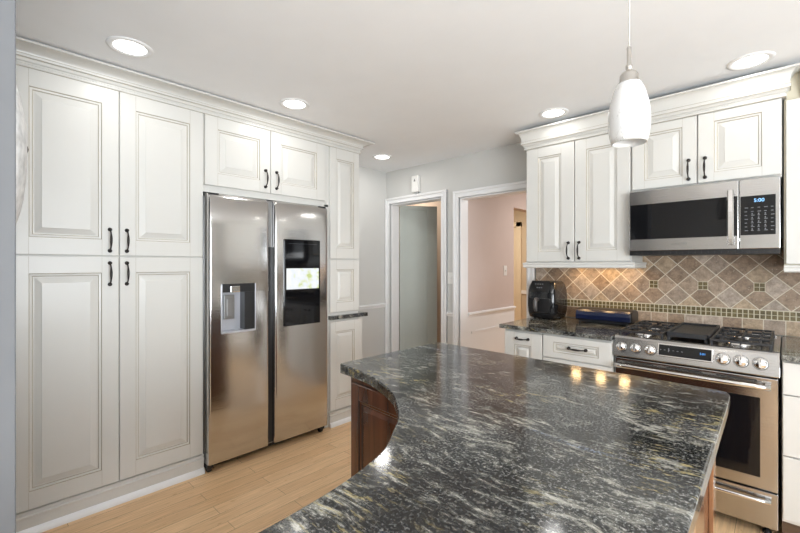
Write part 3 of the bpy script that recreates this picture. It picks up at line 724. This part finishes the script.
# oven door
b = MB(); b.box(RX0+.006, RX1-.018, 2.655, 2.700, .243, .790); od = b.build('oven_door', STEEL, rg, bevel=.004)
b = MB(); b.box(RX0+.065, -.088, 2.6535, 2.657, .300, .690); b.build('window', BLACKG, od, bevel=.001)
b = MB(); 
for k in range(3): b.box(-.70+.22*k, -.54+.22*k, 2.6535, 2.657, .770, .776)
b.build('vent_slots', BLACK, od)
def bar_handle(parent, z, y, x0, x1, r):
    b = MB(); b.tube([(x0+(x1-x0)*k/12, y-.010*math.sin(PI*k/12), z) for k in range(13)], r, 12)
    for xx in (x0+.012, x1-.012): b.box(xx-.010, xx+.010, y, 2.657, z-.008, z+.008)
    return b.build('handle', CHROME, parent)
bar_handle(od, .752, 2.612, -.735, -.048, .0125)
b = MB(); b.box(RX0+.006, RX1-.018, 2.657, 2.700, .062, .236); dr = b.build('storage_drawer', STEEL, rg, bevel=.004)
bar_handle(dr, .196, 2.632, -.735, -.048, .010)
for xx in (RX0+.05, RX1-.06):
    for yy in (2.74, 3.28):
        b = MB(); b.lathe([(.018, 0), (.018, .012), (.010, .014), (.010, .052)], (xx, yy, 0), 12); b.build('foot', BLACK, rg)
# burners
for bx in (-.62, -.175):
    for by in (2.83, 3.13):
        b = MB(); b.lathe([(.060, .916), (.060, .920), (.045, .924), (.045, .929), (.0001, .929)], (bx, by, 0), 24, mi=1)
        b.lathe([(.036, .928), (.038, .931), (.036, .937), (.0001, .938)], (bx, by, 0), 24, mi=0)
        b.build('burner', [IRON, CHROME], rg)
def grate(x0, x1, y0=2.70, y1=3.27):
    b = MB(); z = .938; t = .006; zt = .950
    for yy in (y0, y1, (y0+y1)/2): b.box(x0, x1, yy-t, yy+t, z, zt)
    for xx in (x0+t, x1-t): b.box(xx-t, xx+t, y0, y1, z, zt)
    cx = (x0+x1)/2
    for cy in (y0+(y1-y0)*.25, y0+(y1-y0)*.75):
        b.box(x0, cx-.028, cy-.005, cy+.005, z, zt+.002); b.box(cx+.028, x1, cy-.005, cy+.005, z, zt+.002)
        b.box(cx-.005, cx+.005, y0 if cy < 3 else (y0+y1)/2, cy-.028, z, zt+.002); b.box(cx-.005, cx+.005, cy+.028, (y0+y1)/2 if cy < 3 else y1, z, zt+.002)
        for sx in (-1, 1):
            b.box(cx+sx*.075-.004, cx+sx*.075+.004, cy-.11, cy-.035, z, zt+.001); b.box(cx+sx*.075-.004, cx+sx*.075+.004, cy+.035, cy+.11, z, zt+.001)
    for xx in (x0+t, x1-t):
        for yy in (y0, y1, (y0+y1)/2): b.box(xx-t, xx+t, yy-t, yy+t, .916, z)
    b.build('grate', IRON, rg, bevel=.002)
grate(-.732, -.502); grate(-.290, -.045)
b = MB()   # griddle with raised rim
b.box(-.488, -.302, 2.72, 3.23, .938, .950)
for a in ((-.494, -.482, 2.715, 3.235), (-.308, -.296, 2.715, 3.235), (-.494, -.296, 2.715, 2.727), (-.494, -.296, 3.223, 3.235)): b.box(a[0], a[1], a[2], a[3], .936, .962)
for xx in (-.48, -.31):
    for yy in (2.73, 3.22): b.box(xx-.008, xx+.008, yy-.008, yy+.008, .916, .94)
b.build('griddle_plate', IRON, rg, bevel=.003)

# ------------------------------------------------------------------ countertop appliances
AFK = 7
af = thing('air_fryer', 'glossy black air fryer at the left end of the range wall counter', 'air fryer', (-1.395, 3.205, .9145), math.radians(-4))
def superring(hx, hy, z, e=4, n=32, dy=0):
    r = []
    for k in range(n):
        a = 2*PI*k/n; c, s = math.cos(a), math.sin(a)
        r.append((math.copysign(abs(c)**(2/e), c)*hx, math.copysign(abs(s)**(2/e), s)*hy+dy, z))
    return r
b = MB(); prof = [(.100, .105, .006), (.110, .115, .010), (.119, .124, .05), (.123, .128, .11), (.122, .127, .17), (.118, .123, .225), (.112, .113, .262), (.101, .097, .288), (.090, .080, .297), (.05, .045, .300)]
b.rings([superring(hx, hy, z, 6, 48) for hx, hy, z in prof], smooth=True); b.build('shell', mat('gloss_black_plastic', (.010, .010, .011), .14, coat=.4, var=.1), af)
b = MB(); b.rings([[(x, y, z) for x, y, z in ((-.085, -.137, .055), (.085, -.137, .055), (.093, -.138, .12), (.088, -.137, .165), (-.088, -.137, .165), (-.093, -.138, .12))], [(x, -.120, z) for x, z in ((-.085, .055), (.085, .055), (.093, .12), (.088, .165), (-.088, .165), (-.093, .12))]]); bk = b.build('basket_front', BLACK, af, bevel=.006)
b = MB(); b.tube([(-.01, -.130, .150), (-.01, -.160, .160), (-.01, -.176, .140), (-.01, -.176, .09), (-.01, -.166, .065)], [.012, .015, .016, .015, .011], 12); b.build('handle', mat('dark_grey_plastic', (.10, .09, .085), .3, var=.1), bk)
b = MB(); b.rings([[(-.086, -.118, .212), (.086, -.118, .212), (.076, -.090, .292), (-.076, -.090, .292)], [(-.086, -.137, .214), (.086, -.137, .214), (.076, -.104, .300), (-.076, -.104, .300)]]); kp = b.build('control_screen', BLACKG, af)
def onkp(u, v):
    return Vector((-.065+.13*u, -.1355+.030*v, .222+.072*v))
for (u, v, q) in [(.2, .72, .004), (.35, .72, .004), (.5, .72, .004), (.65, .72, .004), (.35, .35, .005), (.48, .35, .005), (.62, .35, .005)]:
    c = onkp(u, v); b = MB(); b.box(c.x-q, c.x+q, c.y-.003, c.y+.001, c.z-q*.7, c.z+q*.9); b.build('icon', LEGEND, kp)

for sx in (-.07, .07):
    for sy in (-.07, .07):
        b = MB(); b.lathe([(.010, 0), (.010, .008)], (sx, sy, 0), 10); b.build('foot', BLACK, af)

gr = thing('countertop_appliance', 'long low navy blue and black appliance on counter beside the range', 'appliance', (-.955, 3.215, .9145), math.radians(2))
b = MB(); hx = .188
prof = [(-.098, .018), (-.104, .030), (-.108, .060), (-.100, .082), (-.080, .096), (-.03, .106), (.05, .104), (.10, .092), (.112, .06), (.104, .018)]
rs = []
for x, k in ((-hx, .90), (-hx+.006, .97), (-hx+.016, 1.0), (hx-.016, 1.0), (hx-.006, .97), (hx, .90)):
    rs.append([(x, y*k, .058+(z-.058)*k) for y, z in prof])
b.rings(rs, smooth=False); b.build('shell', BLACK, gr, bevel=.004)
b = MB(); pf = [(-.1055, .028), (-.1105, .060), (-.1025, .084), (-.082, .0985), (-.078, .094), (-.098, .080), (-.104, .058), (-.099, .028)]
b.rings([[(x, y, z) for y, z in pf] for x in (-hx+.006, hx-.010)]); b.build('front_lid', NAVY, gr, bevel=.003)
b = MB(); b.box(-.165, .165, -.092, .092, .008, .020); b.build('base_tray', IRON, gr, bevel=.002)
for sx in (-.16, .16):
    for sy in (-.08, .08):
        b = MB(); b.lathe([(.009, 0), (.009, .010)], (sx, sy, 0), 10); b.build('foot', BLACK, gr)

# ------------------------------------------------------------------ lamps
def recessed(x, y, label, power, col=(1, .985, .965)):
    t = thing('recessed_light', label, 'ceiling light', (x, y, HC), 0, 'recessed ceiling lights')
    b = MB(); b.lathe([(.070, .004), (.072, -.004), (.088, -.007), (.098, -.005), (.101, 0), (.101, .004)], (0, 0, 0), 40)
    b.build('trim_ring', WHITE, t)
    b = MB(); b.lathe([(.0715, .003), (.0715, -.002), (.0001, -.003)], (0, 0, 0), 32); b.build('lens', LENS, t)
    area('lamp', (0, 0, -.012), (0, 0, 0), .13, .13, power, col, 'DISK', t)
    return t
for (x, y, lb, pw) in ((-2.378, .545, 'largest and leftmost recessed ceiling light, in front of the pantry cabinet', 1.6),
                       (-2.410, 1.503, 'recessed ceiling light in front of the refrigerator cabinets', 1.8),
                       (-2.950, 2.848, 'smallest recessed ceiling light, in the corner near the doorways', 3),
                       (-1.205, 2.870, 'recessed ceiling light just above the two-door wall cabinet left of the microwave', .5),
                       (-.134, 2.860, 'rightmost recessed ceiling light, above the microwave cabinet crown', .5)):
    recessed(x, y, lb, pw)
# further lamps of the same ceiling, behind the viewer
for (x, y) in ((.9, .6), (.9, -1.0), (-.6, -1.2)):
    area('ceiling_lamp', (x, y, HC-.012), (0, 0, 0), 0.13, .13, 2, (1, .985, .965), 'DISK')
# lamps of the rooms beyond the doorways
area('dining_lamp', (-1.3, 4.9, HC-.02), (0, 0, 0), .4, .4, 26, (1, .96, .93), 'DISK')
area('hall_lamp', (-3.2, 5.5, HC-.02), (0, 0, 0), .3, .3, 20, (1, .90, .76), 'DISK')
area('closet_lamp', (-3.7, 3.95, HC-.02), (0, 0, 0), .2, .2, 8, (1, .92, .85), 'DISK')
# under-cabinet puck lights
for k, px in enumerate((-1.18, -1.0, -.84)):
    t = thing('puck_light', 'warm amber puck light under the wall cabinet left of the microwave', 'light', (px, 3.235, 1.352), 0, 'under-cabinet puck lights')
    b = MB(); b.lathe([(.032, 0), (.032, -.010), (.026, -.012)], (0, 0, 0), 20); b.build('housing', NICKEL, t)
    b = MB(); b.lathe([(.025, -.0115), (.0001, -.0135)], (0, 0, 0), 20); b.build('lens', mat('amber_lens', (1, .8, .5), .4, emit=(1, .62, .25), estr=1.6, var=.01), t)
    area('lamp', (0, 0, -.016), (0, 0, 0), .07, .07, .45, (1, .64, .30), 'DISK', t)

# pendant
pd = thing('pendant_lamp', 'white crackle glass pendant lamp hanging over the island', 'pendant lamp', (-.368, 1.470, 0))
b = MB(); b.tube([(0, 0, HC), (0, 0, 2.035)], .0022, 8); b.build('cord', mat('clear_cord', (.55, .54, .50), .3, var=.05), pd)
b = MB(); b.lathe([(.058, HC), (.058, HC-.012), (.040, HC-.024), (.006, HC-.028)], (0, 0, 0), 28); b.build('canopy', NICKEL, pd)
b = MB(); b.lathe([(.004, 2.050), (.0068, 2.046), (.0068, 1.992), (.010, 1.988), (.0105, 1.978), (.008, 1.974), (.010, 1.971), (.022, 1.964), (.027, 1.956), (.0275, 1.932), (.031, 1.929), (.036, 1.922)], (0, 0, 0), 28); b.build('socket', NICKEL, pd)
b = MB()
sp = [(.033, 1.930), (.037, 1.926), (.046, 1.905), (.055, 1.870), (.0605, 1.835), (.0615, 1.800), (.060, 1.780), (.056, 1.752), (.052, 1.736)]
b.lathe(sp+[(r-.004, z) for r, z in reversed(sp)], (0, 0, 0), 40)
b.build('glass_shade', SHADE, pd)
b = MB(); b.lathe([(.010, 1.93), (.014, 1.90), (.026, 1.86), (.030, 1.83), (.024, 1.803), (.0001, 1.795)], (0, 0, 0), 24); b.build('bulb', mat('dim_bulb', (1, 1, 1), .5, emit=(1, .98, .95), estr=0.4, var=.01), pd)

# ------------------------------------------------------------------ small wall things
a = thing('door_chime', 'white wall chime box high between ceiling and left doorway', 'door chime', (-2.925, YW, 2.22))
b = MB(); b.box(-.048, .048, -.045, 0, -.085, .092); b.build('housing', PLATE, a, bevel=.008, seg=3)
b = MB(); b.prism([(-.013, .0), (.013, .0), (0, .030)], 0, .002); b.build('bell_mark', LEGEND, a, (0, -.0455, .030), (PI/2, 0, 0))
b = MB(); b.lathe([(.020, -.030), (.024, -.020), (.024, -.0), ], (0, 0, -.088), 20, 'y'); b.build('sounder', mat('grey_plastic', (.45, .45, .45), .4, var=.03), a)
def switch(loc, rz, label):
    s = thing('light_switch', label, 'light switch', loc, rz)
    b = MB(); b.box(-.036, .036, -.006, 0, -.058, .058); b.build('plate', PLATE, s, bevel=.003)
    b = MB(); b.box(-.005, .005, -.016, -.006, -.010, .010); b.build('toggle', PLATE, s, bevel=.001)
switch((-2.476, YW, 1.206), 0, 'white toggle switch on narrow grey wall between the two doorways')
switch((-2.36, 4.262, 1.275), PI/2, 'white light switch on the pink wall seen through right doorway')
# the decoration hung on the near wall, seen edge-on
cl = thing('wall_clock', 'distressed white round wall decoration seen edge-on at the left photo edge', 'wall decoration', (-1.62, .069, 1.650))
R_ = .222
b = MB(); b.lathe([(R_, 0), (R_, -.006), (R_*.93, -.014), (R_*.8, -.023), (R_*.6, -.032), (R_*.35, -.038), (.0001, -.040)], (0, 0, 0), 48, 'y')
for v in b.bm.verts: v.co.y = -v.co.y
b.build('face', DISTRESS, cl)
b = MB(); b.lathe([(.010, .037), (.010, .044), (.0001, .046)], (0, 0, .030), 16, 'y'); b.build('centre_knob', BRONZE, cl)
